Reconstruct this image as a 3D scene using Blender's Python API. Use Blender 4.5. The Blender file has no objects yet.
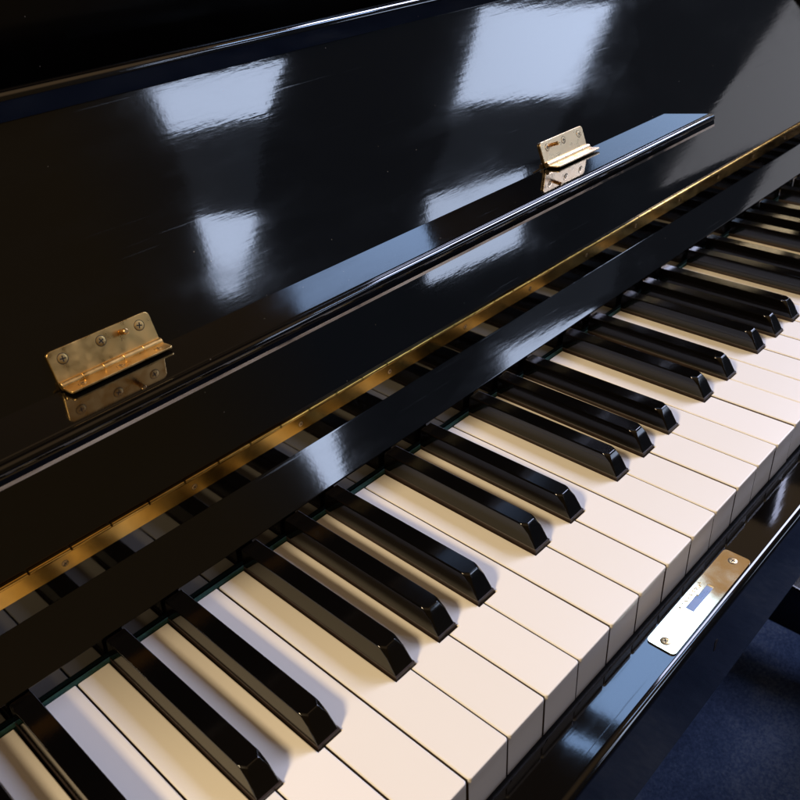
import bpy, bmesh, math, random
from mathutils import Vector, Matrix
random.seed(7)
S = bpy.context.scene
COL = S.collection
MM = 0.001
PI = math.pi
def R(a): return math.radians(a)

# ------------------------------------------------------------------ camera
cam_d = bpy.data.cameras.new('camera'); cam = bpy.data.objects.new('camera', cam_d); COL.objects.link(cam)
S.camera = cam
right = Vector((0.68088, -0.73062, -0.05101)); down = Vector((-0.42619, -0.33861, -0.83887)); fwd = Vector((0.59562, 0.59291, -0.54194))
CAM = Vector((-140.573, -117.635, 278.759)) * MM
cam.matrix_world = Matrix(((right.x, -down.x, -fwd.x, CAM.x), (right.y, -down.y, -fwd.y, CAM.y),
                           (right.z, -down.z, -fwd.z, CAM.z), (0, 0, 0, 1)))
cam_d.sensor_width = 36; cam_d.lens = 36 * 865.87 / 800
cam_d.clip_start = 0.01; cam_d.clip_end = 100
cam_d.dof.use_dof = True; cam_d.dof.focus_distance = 0.44; cam_d.dof.aperture_fstop = 30

# ------------------------------------------------------------------ world: the dim room, warm to the left, cool to the right
W = bpy.data.worlds.new('World'); S.world = W; W.use_nodes = True
nt = W.node_tree; nt.nodes.clear()
out = nt.nodes.new('ShaderNodeOutputWorld'); bg = nt.nodes.new('ShaderNodeBackground')
tc = nt.nodes.new('ShaderNodeTexCoord'); sx = nt.nodes.new('ShaderNodeSeparateXYZ'); cr = nt.nodes.new('ShaderNodeValToRGB')
ma = nt.nodes.new('ShaderNodeMath'); ma.operation = 'MULTIPLY_ADD'; ma.inputs[1].default_value = 0.5; ma.inputs[2].default_value = 0.5
nt.links.new(tc.outputs['Generated'], sx.inputs[0]); nt.links.new(sx.outputs['X'], ma.inputs[0]); nt.links.new(ma.outputs[0], cr.inputs[0])
e = cr.color_ramp.elements
e[0].position = 0.25; e[0].color = (0.088, 0.052, 0.019, 1)
e[1].position = 0.78; e[1].color = (0.034, 0.040, 0.054, 1)
m = cr.color_ramp.elements.new(0.70); m.color = (0.068, 0.046, 0.023, 1)
# the far wall behind the piano is warmer
mr = nt.nodes.new('ShaderNodeMapRange'); mr.inputs['From Min'].default_value = -0.1; mr.inputs['From Max'].default_value = 0.3
nt.links.new(sx.outputs['Y'], mr.inputs['Value'])
wm = nt.nodes.new('ShaderNodeMixRGB'); wm.inputs[2].default_value = (0.055, 0.040, 0.026, 1)
nt.links.new(mr.outputs[0], wm.inputs[0]); nt.links.new(cr.outputs[0], wm.inputs[1])
# the ceiling over the player is lit by the warm lamp
mz = nt.nodes.new('ShaderNodeMapRange'); mz.inputs['From Min'].default_value = 0.55; mz.inputs['From Max'].default_value = 0.75
nt.links.new(sx.outputs['Z'], mz.inputs['Value'])
my = nt.nodes.new('ShaderNodeMapRange'); my.inputs['From Min'].default_value = 0.1; my.inputs['From Max'].default_value = -0.2
nt.links.new(sx.outputs['Y'], my.inputs['Value'])
mm_ = nt.nodes.new('ShaderNodeMath'); mm_.operation = 'MULTIPLY'; nt.links.new(mz.outputs[0], mm_.inputs[0]); nt.links.new(my.outputs[0], mm_.inputs[1])
wc = nt.nodes.new('ShaderNodeMixRGB'); wc.inputs[2].default_value = (0.42, 0.27, 0.14, 1)
nt.links.new(mm_.outputs[0], wc.inputs[0]); nt.links.new(wm.outputs[0], wc.inputs[1])
nt.links.new(wc.outputs[0], bg.inputs['Color']); bg.inputs['Strength'].default_value = 1.0
nt.links.new(bg.outputs[0], out.inputs[0])
S.view_settings.view_transform = 'Standard'; S.view_settings.look = 'None'
S.view_settings.exposure = 0; S.view_settings.gamma = 1

# ------------------------------------------------------------------ lamps (windows and skylights of the room, one warm lamp, an unseen fill)
TARGET = Vector((150, 80, 60))
def area(name, ctr, ax, ay, w, h, rgb, L):
    d = bpy.data.lights.new(name, 'AREA'); o = bpy.data.objects.new(name, d); COL.objects.link(o)
    ctr = Vector(ctr); ax = Vector(ax).normalized(); ay = Vector(ay); ay = (ay - ax * ay.dot(ax)).normalized()
    z = ax.cross(ay)
    if (-z).dot(TARGET - ctr) < 0: ay = -ay; z = -z
    c = ctr * MM
    o.matrix_world = Matrix(((ax.x, ay.x, z.x, c.x), (ax.y, ay.y, z.y, c.y), (ax.z, ay.z, z.z, c.z), (0, 0, 0, 1)))
    d.shape = 'RECTANGLE'; d.size = w * MM; d.size_y = h * MM
    d.color = rgb; d.energy = L * PI * w * h * 1e-6
    return o
def facing(name, ctr, w, h, rgb, L, shape='RECTANGLE', target=TARGET):
    ctr = Vector(ctr); z = (ctr - target).normalized(); ax = Vector((0, 0, 1)).cross(z).normalized()
    o = area(name, ctr, ax, z.cross(ax), w, h, rgb, L); o.data.shape = shape
    if shape in ('DISK', 'ELLIPSE'): o.data.energy *= PI / 4
    return o
BLUE = (0.62, 0.74, 1.0)
area('window_light', [1528, -1677, 1200], [0.8453, 0.424, -0.325], [-0.5129, 0.8142, -0.2719], 366, 975, BLUE, 7.0)
area('window_light', [1380, -1963, 748], [0.8104, 0.3566, -0.4648], [-0.4866, 0.8516, -0.1951], 90, 3269, BLUE, 7.0)
area('window_light', [2259, -1117, 775], [0.9296, 0.2045, -0.3067], [-0.0765, 0.921, 0.3821], 472, 332, BLUE, 6.2)
area('window_light', [2039, -1499, 443], [0.9835, -0.1795, -0.0215], [0.1373, 0.6642, 0.7348], 606, 273, BLUE, 5.4)
area('wall_daylight', [2663, -496, 355], [0.2704, 0.9404, -0.2064], [0.9545, -0.2339, 0.1849], 370, 2999, (0.92, 0.92, 1.0), 0.58)
area('skylight_light', [1404, 508, 1545], [-0.5915, 0.0814, -0.8022], [-0.7922, 0.1261, 0.597], 440, 396, (0.36, 0.58, 1.0), 11.0)
area('skylight_light', [1159, 575, 1701], [-0.4243, 0.8509, -0.3097], [0.0013, -0.3414, -0.9399], 92, 67, (0.36, 0.58, 1.0), 11.0)
area('ceiling_lamp', [2068, 608, 664], [-0.4634, 0.7746, 0.4304], [-0.7724, -0.115, -0.6247], 117, 245, (1.0, 0.86, 0.55), 10.0)
facing('ceiling_glow', [1990, 573, 1560], 560, 420, (1.0, 0.66, 0.36), 0.34)
# dim panes and frames beside the bright ones
area('window_light', [1473, -1807, 1013], [0.833, 0.3961, -0.3863], [-0.4843, 0.8596, -0.1629], 235, 1292, BLUE, 0.11)
area('window_light', [2172, -1299, 609], [0.9293, -0.365, 0.057], [0.2959, 0.8277, 0.4769], 1178, 222, BLUE, 0.09)
# unseen area lamp at the player's right, placed for cool fill in the shadows
facing('side_fill', [1900, -10, 1490], 500, 1060, (0.66, 0.71, 1.0), 27.5)
area('skylight_light', [1420, -640, 1490], [0.81, 0.34, -0.48], [0.1, 0.75, 0.65], 420, 170, (0.40, 0.60, 1.0), 15.0)
area('skylight_light', [1995, -285, 930], [0.54, 0.58, -0.62], [0.1, 0.7, 0.7], 360, 190, (0.42, 0.62, 1.0), 7.0)
# warm lamp from the left, about 41 degrees up
facing('warm_lamp', [-1560, 210, 1480], 330, 330, (1.0, 0.78, 0.48), 168.0, 'DISK')

# ------------------------------------------------------------------ materials
def nodes(name):
    m = bpy.data.materials.new(name); m.use_nodes = True
    n = m.node_tree; b = n.nodes['Principled BSDF']
    return m, n, b
def coords(n, scale=(1, 1, 1)):
    t = n.nodes.new('ShaderNodeTexCoord'); mp = n.nodes.new('ShaderNodeMapping'); mp.inputs['Scale'].default_value = scale
    n.links.new(t.outputs['Object'], mp.inputs[0]); return mp.outputs[0]
def noise(n, vec, scale, detail=3, rough=0.5):
    t = n.nodes.new('ShaderNodeTexNoise'); t.inputs['Scale'].default_value = scale; t.inputs['Detail'].default_value = detail
    t.inputs['Roughness'].default_value = rough; n.links.new(vec, t.inputs['Vector']); return t.outputs['Fac']
def ramp(n, fac, stops):
    r = n.nodes.new('ShaderNodeValToRGB'); n.links.new(fac, r.inputs[0]); el = r.color_ramp.elements
    while len(el) < len(stops): el.new(0.5)
    for k, (p, c) in enumerate(stops):
        el[k].position = p; el[k].color = (*c, 1) if len(c) == 3 else c
    return r.outputs[0]
def bump(n, b, fac, dist, strength=1.0, prev=None):
    k = n.nodes.new('ShaderNodeBump'); k.inputs['Distance'].default_value = dist; k.inputs['Strength'].default_value = strength
    n.links.new(fac, k.inputs['Height'])
    if prev: n.links.new(prev, k.inputs['Normal'])
    n.links.new(k.outputs[0], b.inputs['Normal']); return k.outputs[0]

def lacquer(name, ripple=1.0, rough=0.035, ior=1.68):
    m, n, b = nodes(name)
    v = coords(n)
    b.inputs['IOR'].default_value = ior
    # dust specks: tiny pale dots
    vo = n.nodes.new('ShaderNodeTexVoronoi'); vo.inputs['Scale'].default_value = 85; n.links.new(v, vo.inputs['Vector'])
    col = ramp(n, vo.outputs['Distance'], [(0.0, (0.30, 0.27, 0.22)), (0.022, (0.12, 0.11, 0.09)), (0.034, (0.0018, 0.0015, 0.0014))])
    n.links.new(col, b.inputs['Base Color'])
    rr = ramp(n, noise(n, v, 9, 4), [(0.3, (rough * .7,) * 3), (0.75, (rough * 1.8,) * 3)])
    # hairline scratches and wiped smears: a little rougher than the rest
    sc = n.nodes.new('ShaderNodeMath'); sc.operation = 'ADD'
    mp = n.nodes.new('ShaderNodeMapping'); mp.inputs['Rotation'].default_value = (0.5, 0.6, 0.35); mp.inputs['Scale'].default_value = (14, 700, 700)
    n.links.new(v, mp.inputs[0])
    hs = ramp(n, noise(n, mp.outputs[0], 1.0, 2), [(0.70, (0, 0, 0)), (0.74, (0.075,) * 3)])
    sm = ramp(n, noise(n, coords(n, (9, 22, 22)), 1.0, 5, 0.65), [(0.52, (0, 0, 0)), (0.68, (0.045,) * 3)])
    s2 = n.nodes.new('ShaderNodeMath'); s2.operation = 'ADD'
    n.links.new(hs, sc.inputs[0]); n.links.new(rr, sc.inputs[1]); n.links.new(sc.outputs[0], s2.inputs[0]); n.links.new(sm, s2.inputs[1])
    n.links.new(s2.outputs[0], b.inputs['Roughness'])
    p = bump(n, b, noise(n, v, 420, 2), 0.0000035 * ripple)
    p = bump(n, b, noise(n, coords(n, (60, 420, 420)), 1.0, 2), 0.000008 * ripple, prev=p)
    p = bump(n, b, noise(n, coords(n, (3.0, 14, 14)), 1.0, 2), 0.00014 * ripple, prev=p)
    return m
def metal(name, col, rough, var=0.25, bumpd=0.0000008, scale=60):
    m, n, b = nodes(name); v = coords(n)
    b.inputs['Metallic'].default_value = 1
    f = noise(n, v, scale, 5, 0.6)
    dark = tuple(c * (1 - var) for c in col); lite = tuple(min(1, c * (1 + var * .5)) for c in col)
    n.links.new(ramp(n, f, [(0.3, dark), (0.7, lite)]), b.inputs['Base Color'])
    n.links.new(ramp(n, noise(n, v, scale * 3, 3), [(0.3, (rough * .7,) * 3), (0.7, (rough * 1.5,) * 3)]), b.inputs['Roughness'])
    if bumpd: bump(n, b, noise(n, v, scale * 6, 3), bumpd)
    return m
def ivory_mat():
    m, n, b = nodes('key_white'); v = coords(n)
    oi = n.nodes.new('ShaderNodeObjectInfo')
    f = noise(n, v, 9, 2)
    c1 = ramp(n, f, [(0.1, (0.815, 0.775, 0.715)), (0.9, (0.84, 0.805, 0.75))])
    mx = n.nodes.new('ShaderNodeMixRGB'); mx.blend_type = 'MULTIPLY'; mx.inputs[0].default_value = 1
    c2 = ramp(n, oi.outputs['Random'], [(0.0, (0.955, 0.95, 0.93)), (1.0, (1, 1, 1))])
    n.links.new(c1, mx.inputs[1]); n.links.new(c2, mx.inputs[2])
    n.links.new(mx.outputs[0], b.inputs['Base Color'])
    b.inputs['Roughness'].default_value = 0.28; b.inputs['IOR'].default_value = 1.48
    n.links.new(ramp(n, noise(n, v, 12, 2), [(0.2, (0.27,) * 3), (0.8, (0.36,) * 3)]), b.inputs['Roughness'])
    bump(n, b, noise(n, v, 260, 3), 0.00001)
    return m
def ebony_mat():
    m, n, b = nodes('key_black'); v = coords(n)
    b.inputs['Base Color'].default_value = (0.0018, 0.0015, 0.0013, 1); b.inputs['IOR'].default_value = 1.5
    n.links.new(ramp(n, noise(n, v, 40, 4), [(0.3, (0.08,) * 3), (0.75, (0.14,) * 3)]), b.inputs['Roughness'])
    bump(n, b, noise(n, coords(n, (500, 60, 500)), 1.0, 3), 0.000005)
    return m
def plain(name, col, rough=0.6, var=0.3, scale=120, bumpd=0.0001, metallic=0):
    m, n, b = nodes(name); v = coords(n)
    n.links.new(ramp(n, noise(n, v, scale, 5, 0.65), [(0.3, tuple(c * (1 - var) for c in col)), (0.7, tuple(c * (1 + var) for c in col))]), b.inputs['Base Color'])
    b.inputs['Roughness'].default_value = rough; b.inputs['Metallic'].default_value = metallic
    bump(n, b, noise(n, v, scale * 4, 4), bumpd)
    return m
def carpet_mat():
    m, n, b = nodes('carpet_blue'); v = coords(n)
    big = noise(n, v, 5, 4, .6); fine = noise(n, v, 260, 6, .8)
    mx = n.nodes.new('ShaderNodeMath'); mx.operation = 'MULTIPLY_ADD'; mx.inputs[1].default_value = 0.45
    n.links.new(big, mx.inputs[0]); 
    hf = n.nodes.new('ShaderNodeMath'); hf.operation = 'MULTIPLY'; hf.inputs[1].default_value = 0.55; n.links.new(fine, hf.inputs[0]); n.links.new(hf.outputs[0], mx.inputs[2])
    n.links.new(ramp(n, mx.outputs[0], [(0.36, (0.010, 0.018, 0.046)), (0.5, (0.035, 0.053, 0.105)), (0.64, (0.11, 0.13, 0.175))]), b.inputs['Base Color'])
    b.inputs['Roughness'].default_value = 0.95; b.inputs['Specular IOR Level'].default_value = 0.1
    bump(n, b, fine, 0.005)
    return m
def pale_edge_mat():
    m, n, b = nodes('pale_edge'); v = coords(n, (14, 60, 60))
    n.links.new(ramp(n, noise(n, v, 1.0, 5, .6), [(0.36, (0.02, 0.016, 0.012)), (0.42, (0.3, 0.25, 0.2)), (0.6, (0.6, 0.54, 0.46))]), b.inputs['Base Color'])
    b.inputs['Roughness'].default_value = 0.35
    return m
LAC = lacquer('black_lacquer', 0.5, 0.035, 1.6)
LACF = lacquer('black_lacquer_fallboard', 1.3, 0.045, 1.85)
LACSL = lacquer('black_lacquer_slip', 0.7, 0.04, 1.46)
LACS = lacquer('black_lacquer_case', 0.8, 0.11, 1.5)
IVORY = ivory_mat(); EBONY = ebony_mat()
BRASS = metal('hinge_brass', (0.79, 0.53, 0.20), 0.34, 0.12, 0)
BRASSP = metal('plate_brass', (0.84, 0.68, 0.42), 0.08, 0.05, 0.0000008, 40)
BRASSL = metal('long_hinge_brass', (0.62, 0.37, 0.09), 0.18, 0.55, 0.0000012, 16)
SCREW = metal('screw_brass', (0.66, 0.44, 0.2), 0.25, 0.3)
DARKSLOT = plain('slot_dark', (0.015, 0.011, 0.008), 0.6)
STAMP = metal('stamp_brass', (0.50, 0.37, 0.18), 0.3, 0.2)
STEEL = metal('bolt_steel', (0.15, 0.165, 0.20), 0.25, 0.1)
FELT = plain('green_felt', (0.009, 0.045, 0.036), 0.95, 0.4, 500, 0.0004)
DARKWOOD = plain('dark_wood', (0.012, 0.008, 0.006), 0.6)
KEYWOOD = plain('key_wood', (0.085, 0.055, 0.03), 0.7)
LIP = plain('sharp_base_wood', (0.018, 0.009, 0.006), 0.5)
PALE_EDGE = pale_edge_mat(); CARPET = carpet_mat()

# ------------------------------------------------------------------ mesh helpers (millimetres in, metres out)
def finish(name, bm, mat, parent=None, bevel=0, seg=2, smooth=False, angle=35):
    bmesh.ops.remove_doubles(bm, verts=bm.verts, dist=1e-4)
    bmesh.ops.recalc_face_normals(bm, faces=bm.faces)
    if bevel:
        es = [e for e in bm.edges if len(e.link_faces) == 2 and e.calc_face_angle(0) > R(30)]
        bmesh.ops.bevel(bm, geom=es, offset=bevel, segments=seg, profile=0.5, affect='EDGES', clamp_overlap=True)
    bmesh.ops.scale(bm, vec=(MM, MM, MM), verts=bm.verts)
    me = bpy.data.meshes.new(name); bm.to_mesh(me); bm.free()
    mats = mat if isinstance(mat, (list, tuple)) else [mat]
    for k in mats: me.materials.append(k)
    o = bpy.data.objects.new(name, me); COL.objects.link(o)
    if parent: o.parent = parent
    if smooth:
        me.shade_smooth(); me.set_sharp_from_angle(angle=R(angle))
        wn = o.modifiers.new('weighted_normal', 'WEIGHTED_NORMAL'); wn.keep_sharp = True; wn.weight = 100
    return o
def poly_face(bm, pts):
    return bm.faces.new([bm.verts.new(p) for p in pts])
def prism_x(bm, prof, x0, x1):
    """closed (y,z) outline pushed along x"""
    a = [bm.verts.new((x0, y, z)) for y, z in prof]; b = [bm.verts.new((x1, y, z)) for y, z in prof]
    k = len(prof)
    for i in range(k): bm.faces.new((a[i], a[(i + 1) % k], b[(i + 1) % k], b[i]))
    bm.faces.new(a[::-1]); bm.faces.new(b)
def prism_z(bm, prof, z0, z1):
    a = [bm.verts.new((x, y, z0)) for x, y in prof]; b = [bm.verts.new((x, y, z1)) for x, y in prof]
    k = len(prof)
    for i in range(k): bm.faces.new((a[i], a[(i + 1) % k], b[(i + 1) % k], b[i]))
    bm.faces.new(a[::-1]); bm.faces.new(b)
def box(bm, x0, x1, y0, y1, z0, z1):
    prism_z(bm, [(x0, y0), (x1, y0), (x1, y1), (x0, y1)], z0, z1)
def arc(cx, cy, r, a0, a1, k):
    return [(cx + r * math.cos(R(a0 + (a1 - a0) * i / k)), cy + r * math.sin(R(a0 + (a1 - a0) * i / k))) for i in range(k + 1)]
def tube(bm, p0, p1, r, k=20, cap_bevel=0):
    p0 = Vector(p0); p1 = Vector(p1); d = (p1 - p0).normalized()
    u = d.orthogonal().normalized(); v = d.cross(u)
    rings = [(p0, r - cap_bevel), (p0 + d * cap_bevel, r), (p1 - d * cap_bevel, r), (p1, r - cap_bevel)] if cap_bevel else [(p0, r), (p1, r)]
    vs = [[bm.verts.new(c + (u * math.cos(2 * PI * i / k) + v * math.sin(2 * PI * i / k)) * q) for i in range(k)] for c, q in rings]
    for A, B in zip(vs, vs[1:]):
        for i in range(k): bm.faces.new((A[i], A[(i + 1) % k], B[(i + 1) % k], B[i]))
    bm.faces.new(vs[0][::-1]); bm.faces.new(vs[-1])

# ------------------------------------------------------------------ the piano
XL, XR = -446.5, 775.5            # ends of the keyboard
P = 23.5
piano = bpy.data.objects.new('upright_piano', None); COL.objects.link(piano)
piano['label'] = 'glossy black upright piano with open fallboard, brass hinges and worn ivory-coloured keys'
piano['category'] = 'piano'

# fallboard frame: H = bottom line, leaning back 22 degrees
TH = R(22); sT, cT = math.sin(TH), math.cos(TH)
HY, HZ = 161.0, 51.2
def F(s, o): return (HY + s * sT - o * cT, HZ + s * cT + o * sT)        # s up the board, o out of its face
PH = R(8)
LB = F(57.2, 0)
def Lg(w, h): return (LB[0] - w * math.cos(PH) + h * math.sin(PH), LB[1] + w * math.sin(PH) + h * math.cos(PH))   # ledge frame

# --- white keys
BOFF = {1: 20.9, 3: 49.6, 6: 91.2, 8: 117.5, 10: 143.8}
HALF = 6.0
GAP = 0.45
TAIL = 145.2; HEADY = 48.8
names = ['C', 'D', 'E', 'F', 'G', 'A', 'B']
cut = {'C': (None, 1), 'D': (1, 3), 'E': (3, None), 'F': (None, 6), 'G': (6, 8), 'A': (8, 10), 'B': (10, None)}
def white_mesh(nm, left=True, right_=True):
    i = names.index(nm); x0, x1 = i * P + GAP, (i + 1) * P - GAP
    l, r = cut[nm]
    tl = BOFF[l] + HALF - i * P if (l and left) else GAP
    tr = BOFF[r] - HALF - i * P if (r and right_) else P - GAP
    a, b = GAP, P - GAP
    rr = 1.4
    pts = arc(a + rr, rr, rr, 180, 270, 5) + arc(b - rr, rr, rr, 270, 360, 5)
    if tr < b - .1: pts += [(b, HEADY), (tr, HEADY)]
    pts += [(tr, TAIL), (tl, TAIL)]
    if tl > a + .1: pts += [(tl, HEADY), (a, HEADY)]
    bm = bmesh.new(); prism_z(bm, pts, -2.5, 0)
    bmesh.ops.recalc_face_normals(bm, faces=bm.faces)
    es = [e for e in bm.edges if all(abs(v.co.z) < 1e-5 for v in e.verts) and not all(v.co.y > TAIL - .1 for v in e.verts)]
    bmesh.ops.bevel(bm, geom=es, offset=0.6, segments=4, profile=0.5, affect='EDGES', clamp_overlap=True)
    inset = [(x + (.12 if x < (a + b) / 2 else -.12), max(y, .55)) for x, y in pts if y > 1.39 or abs(y) < 1e-6]
    inset = [(x, y) if y > .6 else ((a + .12, .55) if x < (a + b) / 2 else (b - .12, .55)) for x, y in inset]
    prism_z(bm, inset, -24.0, -2.55)
    bmesh.ops.recalc_face_normals(bm, faces=bm.faces)
    for f in bm.faces:
        if abs(f.normal.x) > .9 and f.calc_center_median().z < -1.1: f.material_index = 1
    o = finish('white_key', bm, [IVORY, KEYWOOD], piano, smooth=True, angle=28)
    return o
protos = {}
keyno = 0
def place_white(x, nm, key, **kw):
    if key not in protos:
        o = white_mesh(nm, **kw); protos[key] = o
    else:
        o = protos[key].copy(); COL.objects.link(o); o.parent = piano
    o.location = ((x + random.uniform(-.12, .12)) * MM, random.uniform(-.25, .25) * MM, random.uniform(-.35, .15) * MM)
    o.rotation_euler = (R(random.uniform(-.08, .08)), R(random.uniform(-.3, .3)), R(random.uniform(-.04, .04)))
    return o
def nm_at(k):             # k-th white key from the left end, A0 first
    return names[(k + 5) % 7]
for k in range(52):
    nm = nm_at(k); x = XL + k * P
    if k == 0: place_white(x, nm, 'A0', left=False)
    elif k == 51: place_white(x, nm, 'C8', right_=False)
    else: place_white(x, nm, nm)

# --- black keys
def sharp_mesh():
    bm = bmesh.new()
    y0, y1 = 49.3, 146.3
    def ring(hw, ya, z, zb, c):
        return [(-hw, y1, zb), (-hw, ya + c * 1.5, z), (-hw + c, ya, z), (hw - c, ya, z), (hw, ya + c * 1.5, z), (hw, y1, zb)]
    lay = [ring(5.2, 49.8, 1.7, 1.7, 0.3), ring(4.75, 53.6, 8.2, 7.9, 0.6), ring(4.5, 55.9, 11.3, 11.0, 1.6), ring(4.3, 56.6, 11.9, 11.5, 2.0)]
    vs = [[bm.verts.new(p) for p in L] for L in lay]
    for A, B in zip(vs, vs[1:]):
        for i in range(6): bm.faces.new((A[i], A[(i + 1) % 6], B[(i + 1) % 6], B[i]))
    bm.faces.new(vs[0][::-1]); bm.faces.new(vs[-1])
    bmesh.ops.recalc_face_normals(bm, faces=bm.faces)
    es = [e for e in bm.edges if not (abs(e.verts[0].co.y - y1) < .01 and abs(e.verts[1].co.y - y1) < .01) and max(v.co.z for v in e.verts) > 2.7 and e.calc_face_angle(0) > R(14)]
    bmesh.ops.bevel(bm, geom=es, offset=0.35, segments=3, profile=0.5, affect='EDGES', clamp_overlap=True)
    return bm
sharp = finish('black_key', sharp_mesh(), EBONY, piano, smooth=True, angle=40)
bm = bmesh.new(); box(bm, -5.5, 5.5, 49.2, 146.3, -12, 1.7)
lip = finish('key_base', bm, LIP, sharp, bevel=0.25, seg=1)
first = True
octX0 = XL - 5 * P
for octv in range(9):
    for st, off in BOFF.items():
        x = octX0 + octv * 7 * P + off
        if x < XL + 15 or x > XR - 24: continue
        if first: o = sharp; first = False
        else:
            o = sharp.copy(); COL.objects.link(o); o.parent = piano
            c = lip.copy(); COL.objects.link(c); c.parent = o
        o.location = (x * MM, random.uniform(-.3, .3) * MM, random.uniform(-.2, .15) * MM)
        o.rotation_euler = (R(random.uniform(-.06, .06)), R(random.uniform(-1.2, 1.2)), R(random.uniform(-.25, .25)))

# --- felt strip, key rail, nameboard
bm = bmesh.new(); box(bm, XL, XR, 145.6, 148.0, -6, 0.4); finish('felt_strip', bm, FELT, piano, bevel=0.3)
bm = bmesh.new()
prism_x(bm, [(148.3, -8), (148.3, 11.5), (168, 11.5), (168, -8)], XL, XR)
finish('lower_nameboard', bm, LAC, piano)
RB, RT = (147.9, 10.9), (160.12, 31.2)
bm = bmesh.new()
prism_x(bm, [(RB[0] + .6, RB[1] - .6), (RB[0], RB[1]), (RB[0] + .3, RB[1] + .9), (RT[0] - .4, RT[1] - .6), (RT[0], RT[1]), (170, RT[1]), (170, RB[1] - .6)], XL, XR)
finish('key_rail', bm, LACF, piano, smooth=True, angle=40)
bm = bmesh.new()
prism_x(bm, [(160.2, 28), (160.2, 50.4), (176, 50.4), (176, 28)], XL, XR)
finish('nameboard', bm, LAC, piano)
# --- continuous brass hinge
bm = bmesh.new(); box(bm, XL, XR, 159.5, 160.18, 42.5, 50.3)
ph_ = finish('piano_hinge', bm, BRASSL, piano, bevel=0.15, seg=1)
bm = bmesh.new()
x = XL
while x < XR - 1:
    tube(bm, (x + .15, 159.8, 51.4), (min(x + 17.6, XR), 159.8, 51.4), 1.15, 14, 0.2); x += 18
finish('knuckle', bm, BRASSL, ph_, smooth=True)
def screw(parent, c, nrm, r, h=0.35, name='screw', mat=None):
    """flat countersunk screw head with a cross recess; c, nrm in mm space"""
    c = Vector(c); nrm = Vector(nrm).normalized()
    bm = bmesh.new(); k = 24
    u = Vector((1, 0, 0)); v = nrm.cross(u).normalized()
    prof = [(r * 1.16, 0.02), (r * 1.02, 0.03), (r * 1.0, h * .7), (r * .85, h), (r * .5, h * 1.1)]
    vs = [[bm.verts.new(c + nrm * z + (u * math.cos(2 * PI * i / k) + v * math.sin(2 * PI * i / k)) * q) for i in range(k)] for q, z in prof]
    for A, B in zip(vs, vs[1:]):
        for i in range(k): bm.faces.new((A[i], A[(i + 1) % k], B[(i + 1) % k], B[i])).material_index = 1 if A is vs[0] else 0
    bm.faces.new(vs[-1])
    ang = random.uniform(0, PI)
    for q in (0, PI / 2):
        a = ang + q; d = u * math.cos(a) + v * math.sin(a); e_ = u * -math.sin(a) + v * math.cos(a)
        L_, w_ = r * .62, r * .13; z = nrm * (h * 1.1 + .03)
        f = poly_face(bm, [c + z - d * L_ - e_ * w_, c + z + d * L_ - e_ * w_, c + z + d * L_ + e_ * w_, c + z - d * L_ + e_ * w_])
        f.material_index = 1
        z = nrm * (h + .02 + .02 * (q > 0))
    bmesh.ops.scale(bm, vec=(MM,) * 3, verts=bm.verts)
    me = bpy.data.meshes.new(name); bm.to_mesh(me); bm.free(); me.materials.append(mat or SCREW); me.materials.append(DARKSLOT)
    me.shade_smooth(); me.set_sharp_from_angle(angle=R(30))
    o = bpy.data.objects.new(name, me); COL.objects.link(o); o.parent = parent
    return o
x = XL + 20
while x < XR:
    screw(ph_, (x, 159.5, 46.4), (0, -1, 0), 1.25, 0.15); x += 62

# --- fallboard
FX0, FX1 = XL - 4, XR + 4
A0, rr = 120, 3.4
ex, ey = 157.5 + 7.2 * math.sin(R(A0)), 1.0 - 7.2 * math.cos(R(A0))
cx, cy = ex - rr * math.cos(R(A0)), ey - rr * math.sin(R(A0))
nose = [(157.4, 0.0), (157.5, 1.0)] + [(cx + rr * math.cos(R(a)), cy + rr * math.sin(R(a))) for a in range(A0, -1, -10)]
prof = [(0.4, 0.0)] + nose + [(171.4, -14), (168, -18), (0.4, -18)]
bm = bmesh.new(); prism_x(bm, [F(s, o) for s, o in prof], FX0, FX1)
fall = finish('fallboard', bm, LACF, piano, smooth=True, angle=22)

# --- music ledge on the fallboard
LX0, LX1 = -146.0, 447.5
lp = [Lg(-.3, 0), Lg(33.2, 0), Lg(33.5, -.5), Lg(34.0, -.6), Lg(34.3, -.2)]
rr = 2.6
lp += [Lg(35.4 + rr * math.sin(R(a)), -2.7 + rr * math.cos(R(a))) for a in range(-20, 111, 13)]
lp += [Lg(37.3, -4.4), Lg(37.6, -4.9), Lg(37.6, -7.0), Lg(37.0, -7.9), Lg(-.3, -7.9)]
bm = bmesh.new(); prism_x(bm, lp, LX0, LX1)
ledge = finish('music_ledge', bm, LAC, fall, smooth=True, angle=25)
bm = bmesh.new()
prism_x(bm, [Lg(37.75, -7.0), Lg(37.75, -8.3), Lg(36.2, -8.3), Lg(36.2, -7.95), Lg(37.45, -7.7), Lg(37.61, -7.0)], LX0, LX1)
finish('pale_edge', bm, PALE_EDGE, ledge)  # pale, broken strip along the ledge's lower front edge

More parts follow.
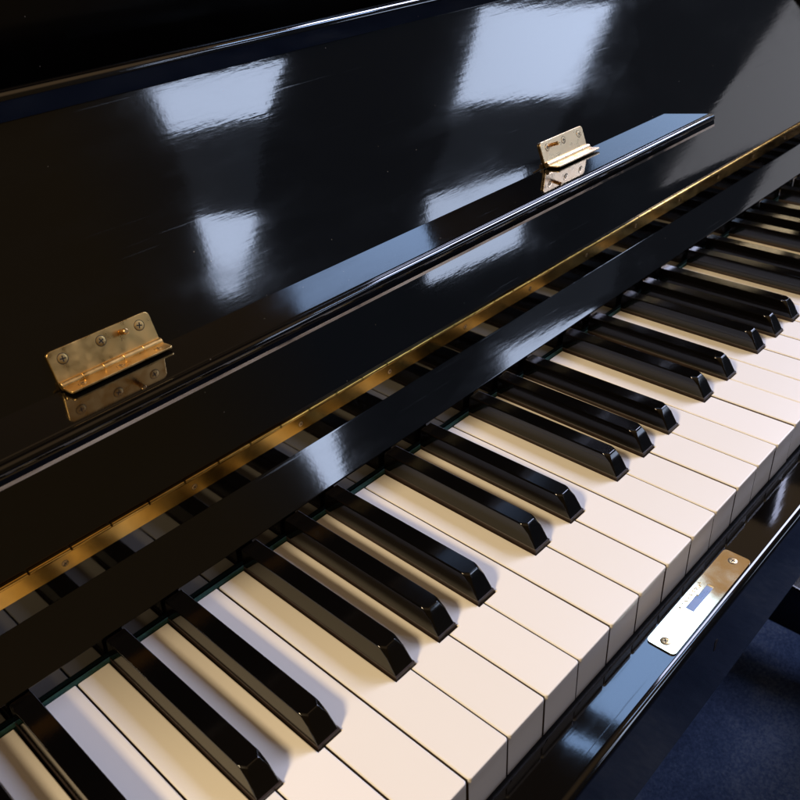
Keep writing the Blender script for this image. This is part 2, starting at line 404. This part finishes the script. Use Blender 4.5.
# --- butt hinges of the ledge
def rounded(x0, x1, y0, y1, r, which=(1, 1, 1, 1), k=5):
    p = []
    for on, (cx_, cy_, a0) in zip(which, ((x0 + r, y0 + r, 180), (x1 - r, y0 + r, 270), (x1 - r, y1 - r, 0), (x0 + r, y1 - r, 90))):
        if on: p += arc(cx_, cy_, r, a0, a0 + 90, k)
        else: p.append({180: (x0, y0), 270: (x1, y0), 0: (x1, y1), 90: (x0, y1)}[a0])
    return p
def slab(bm, outline, h0, h1, fr):
    a = [bm.verts.new((x, *fr(t, h0))) for x, t in outline]; b = [bm.verts.new((x, *fr(t, h1))) for x, t in outline]
    k = len(outline)
    for i in range(k): bm.faces.new((a[i], a[(i + 1) % k], b[(i + 1) % k], b[i]))
    bm.faces.new(a[::-1]); bm.faces.new(b)
nF = (0, -cT, sT); nL = (0, math.sin(PH), math.cos(PH))
def butt_hinge(x0, x1, screws, pin, mat, label):
    root = bpy.data.objects.new('ledge_hinge', None); COL.objects.link(root); root.parent = piano
    root['label'] = label
    bm = bmesh.new(); slab(bm, rounded(x0, x1, 59.6, 72.9, 2.2, (0, 0, 1, 1)), 0.05, 1.25, F)
    finish('board_leaf', bm, mat, root, bevel=0.25, seg=2, smooth=True, angle=50)
    bm = bmesh.new(); slab(bm, rounded(x0, x1, 2.4, 10.6, 1.6, (0, 0, 1, 1)), 1.0, 1.9, Lg)
    leaf = finish('ledge_leaf', bm, mat, root, bevel=0.2, seg=2, smooth=True, angle=50)
    bm = bmesh.new(); c = F(58.9, 2.0); n_ = 5; w = (x1 - x0) / n_
    for i in range(n_): tube(bm, (x0 + i * w + .06, *c), (x0 + (i + 1) * w - .06, *c), 1.75, 20, 0.12)
    tube(bm, (x0 + .2, *c), (x1 - .2, *c), 1.35, 16)
    finish('knuckle', bm, mat, root, smooth=True, angle=40)
    for sx_ in screws: screw(root, (sx_, *F(69.0 if sx_ == screws[1] else 68.6, 1.25)), nF, 2.0, 0.22, mat=mat)
    for sx_ in screws: screw(root, (sx_ + 1, *Lg(6.6, 1.9)), nL, 1.5, 0.2, mat=mat)
    bm = bmesh.new(); a = Vector((pin, *F(69.0, 1.2))); b = Vector((pin, *F(69.0, 6.2)))
    tube(bm, a, b, 1.15, 16, 0.3); finish('stop_pin', bm, SCREW, root, smooth=True, angle=40)
butt_hinge(-27.2, 19.2, (-21.6, -4.5, 13.2), 4.9, BRASS, 'golden brass butt hinge in warm light, the nearer of the two on the ledge')
butt_hinge(299.5, 346.0, (306, 323.6, 340.5), 311.8, metal('hinge_brass_window_pale', (0.85, 0.63, 0.37), 0.3, 0.08, 0), 'brass butt hinge, pale window reflection in its colour, the farther of the two on the ledge')  # same brass as the nearer hinge; window reflection's paleness put into the colour

# --- key slip with lock plate, keybed
sl = [(-3.2, -20.4), (-3.2, -85), (-25.4, -85)] + [(-25.4, -23.2)] + [(-25.2 + 4.0 - 4.0 * math.cos(R(a)), -23.0 + 3.0 * math.sin(R(a))) for a in range(15, 91, 15)] + [(-4.2, -20.0)]
bm = bmesh.new(); prism_x(bm, sl, XL - 4, XR + 4)
slip = finish('key_slip', bm, LACSL, piano, smooth=True, angle=25)
bm = bmesh.new(); box(bm, XL - 4, XR + 4, -2.8, 240, -86, -30); finish('keybed', bm, DARKWOOD, piano)
plate = None
px0, px1, py0, py1 = 113.0, 188.2, -20.9, -7.4
ol = rounded(px0, px1, py0, py1, 2.0)
sx0, sx1, sy0, sy1 = 140.8, 160.8, -15.4, -11.4
# plate with a real slot: ring of quads between rectangle slot and outline, built as four strips
bm = bmesh.new()
def strip(pts): prism_z(bm, pts, -19.99, -19.2)
strip([(px0 + 2, py0), (sx0, py0), (sx0, py1), (px0 + 2, py1)] and [p for p in ol if p[0] <= px0 + 2.01] and
      arc(px0 + 2, py0 + 2, 2, 180, 270, 5) + [(sx0, py0), (sx0, py1)] + arc(px0 + 2, py1 - 2, 2, 90, 180, 5))
strip([(sx1, py0)] + arc(px1 - 2, py0 + 2, 2, 270, 360, 5) + arc(px1 - 2, py1 - 2, 2, 0, 90, 5) + [(sx1, py1)])
strip([(sx0, py0), (sx1, py0), (sx1, sy0), (sx0, sy0)])
strip([(sx0, sy1), (sx0 + 11, sy1), (sx0 + 11, sy1 - .7), (sx1, sy1 - .7), (sx1, py1), (sx0, py1)])
bmesh.ops.remove_doubles(bm, verts=bm.verts, dist=1e-4)
dup_f = {}
for f in list(bm.faces):
    k = tuple(round(v, 3) for v in f.calc_center_median()); dup_f.setdefault(k, []).append(f)
kill = [f for fs in dup_f.values() if len(fs) > 1 for f in fs]
bmesh.ops.delete(bm, geom=kill, context='FACES')
plate = finish('lock_plate', bm, BRASSP, piano)
bm = bmesh.new(); poly_face(bm, [(sx0 - .2, sy0 - .2, -19.75), (sx1 + .2, sy0 - .2, -19.75), (sx1 + .2, sy1 + .2, -19.75), (sx0 - .2, sy1 + .2, -19.75)])
box(bm, sx0 - .2, sx1 + .2, sy0 - .2, sy1 + .2, -19.95, -19.70)
finish('bolt', bm, STEEL, plate)
for sx_ in (117.6, 182.6): screw(plate, (sx_, -14.2, -19.2), (0, 0, 1), 2.0, 0.25)
# small worn stamp marks beside the slot, too worn to read
bm = bmesh.new(); rs = random.Random(3)
for i in range(9):
    x = 139.5 + i * 2.5
    for j in range(3):
        cx_, cy_ = x + rs.uniform(-.6, .6), -9.6 + rs.uniform(-.8, .8); a = rs.choice((0, PI / 2, PI / 4, -PI / 4)); L_ = rs.uniform(.4, .8)
        d = Vector((math.cos(a), math.sin(a), 0)) * L_; q = Vector((-math.sin(a), math.cos(a), 0)) * .2
        c_ = Vector((cx_, cy_, -19.2))
        prism_z(bm, [tuple((c_ + s_)[:2]) for s_ in (-d - q, d - q, d + q, -d + q)], -19.25, -19.08)
finish('worn_stamp', bm, STAMP, plate)
# keyhole in the front of the slip: a raised worn rim round a dark hole
bm = bmesh.new()
prof = [(148.2 + 1.7 * math.cos(R(a)), -38.0 + 1.7 * math.sin(R(a))) for a in range(-50, 231, 20)] + [(147.3, -43.5), (149.1, -43.5)]
a = [bm.verts.new((x, -25.55, z)) for x, z in prof]; b = [bm.verts.new((x, -25.3, z)) for x, z in prof]
for i in range(len(prof)): bm.faces.new((a[i], a[(i + 1) % len(prof)], b[(i + 1) % len(prof)], b[i]))
bm.faces.new(a)
finish('keyhole', bm, DARKSLOT, slip)

# --- case: cheeks, arms, sides, upper panel, bottom panel, toes
for sgn, xe in ((-1, XL), (1, XR)):
    a, b = (xe - 40, xe - 5) if sgn < 0 else (xe + 5, xe + 40)
    bm = bmesh.new(); box(bm, a, b, -25.4, 146, -86, 12); finish('cheek_block', bm, LACS, piano, bevel=2, seg=3, smooth=True)
    a, b = (xe - 66, xe - 41) if sgn < 0 else (xe + 41, xe + 66)
    bm = bmesh.new(); prism_x(bm, [(-40, -86), (-40, 10), (-30, 25), (150, 40), (150, -86)], a, b); finish('arm', bm, LACS, piano, bevel=2, seg=3, smooth=True)
    bm = bmesh.new(); box(bm, a, b, 151, 480, -725, 480); finish('side_panel', bm, LACS, piano, bevel=2, seg=2, smooth=True)
    t0, t1 = (xe - 58, xe - 12) if sgn < 0 else (xe + 14, xe + 60)
    bm = bmesh.new(); prism_x(bm, [(-40, -652), (-40, -600), (-25, -588), (149, -570), (149, -652)], t0, t1); toe = finish('toe_block', bm, LACS, piano, bevel=3, seg=3, smooth=True)
    bm = bmesh.new(); tube(bm, ((t0 + t1) / 2 - 9, 20, -701), ((t0 + t1) / 2 + 9, 20, -701), 23, 24, 2); box(bm, (t0 + t1) / 2 - 5, (t0 + t1) / 2 + 5, 12, 28, -700, -652); finish('castor', bm, DARKWOOD, toe, smooth=True)
    bm = bmesh.new(); prism_x(bm, [(-30, -588), (-30, -87), (20, -87), (10, -570)], t0 + 4, t1 - 4); finish('leg', bm, LACS, piano, bevel=3, seg=3, smooth=True)
bm = bmesh.new(); box(bm, XL - 40, XR + 40, 290, 312, 60, 480); finish('upper_panel', bm, LACS, piano, bevel=1.5, seg=2)
bm = bmesh.new(); box(bm, XL - 40, XR + 40, 178, 289, 20, 30); finish('key_shelf', bm, DARKWOOD, piano)
bm = bmesh.new(); box(bm, XL - 40, XR + 40, 200, 220, -700, -87); finish('bottom_panel', bm, LACS, piano, bevel=1.5, seg=2)
bm = bmesh.new(); box(bm, XL - 70, XR + 70, 230, 490, 481, 503); finish('top_lid', bm, LACS, piano, bevel=4, seg=3, smooth=True)

# ------------------------------------------------------------------ floor
bm = bmesh.new(); poly_face(bm, [(-4000, -4000, -725), (5000, -4000, -725), (5000, 4000, -725), (-4000, 4000, -725)])
fl = finish('carpet_floor', bm, CARPET); fl['kind'] = 'structure'
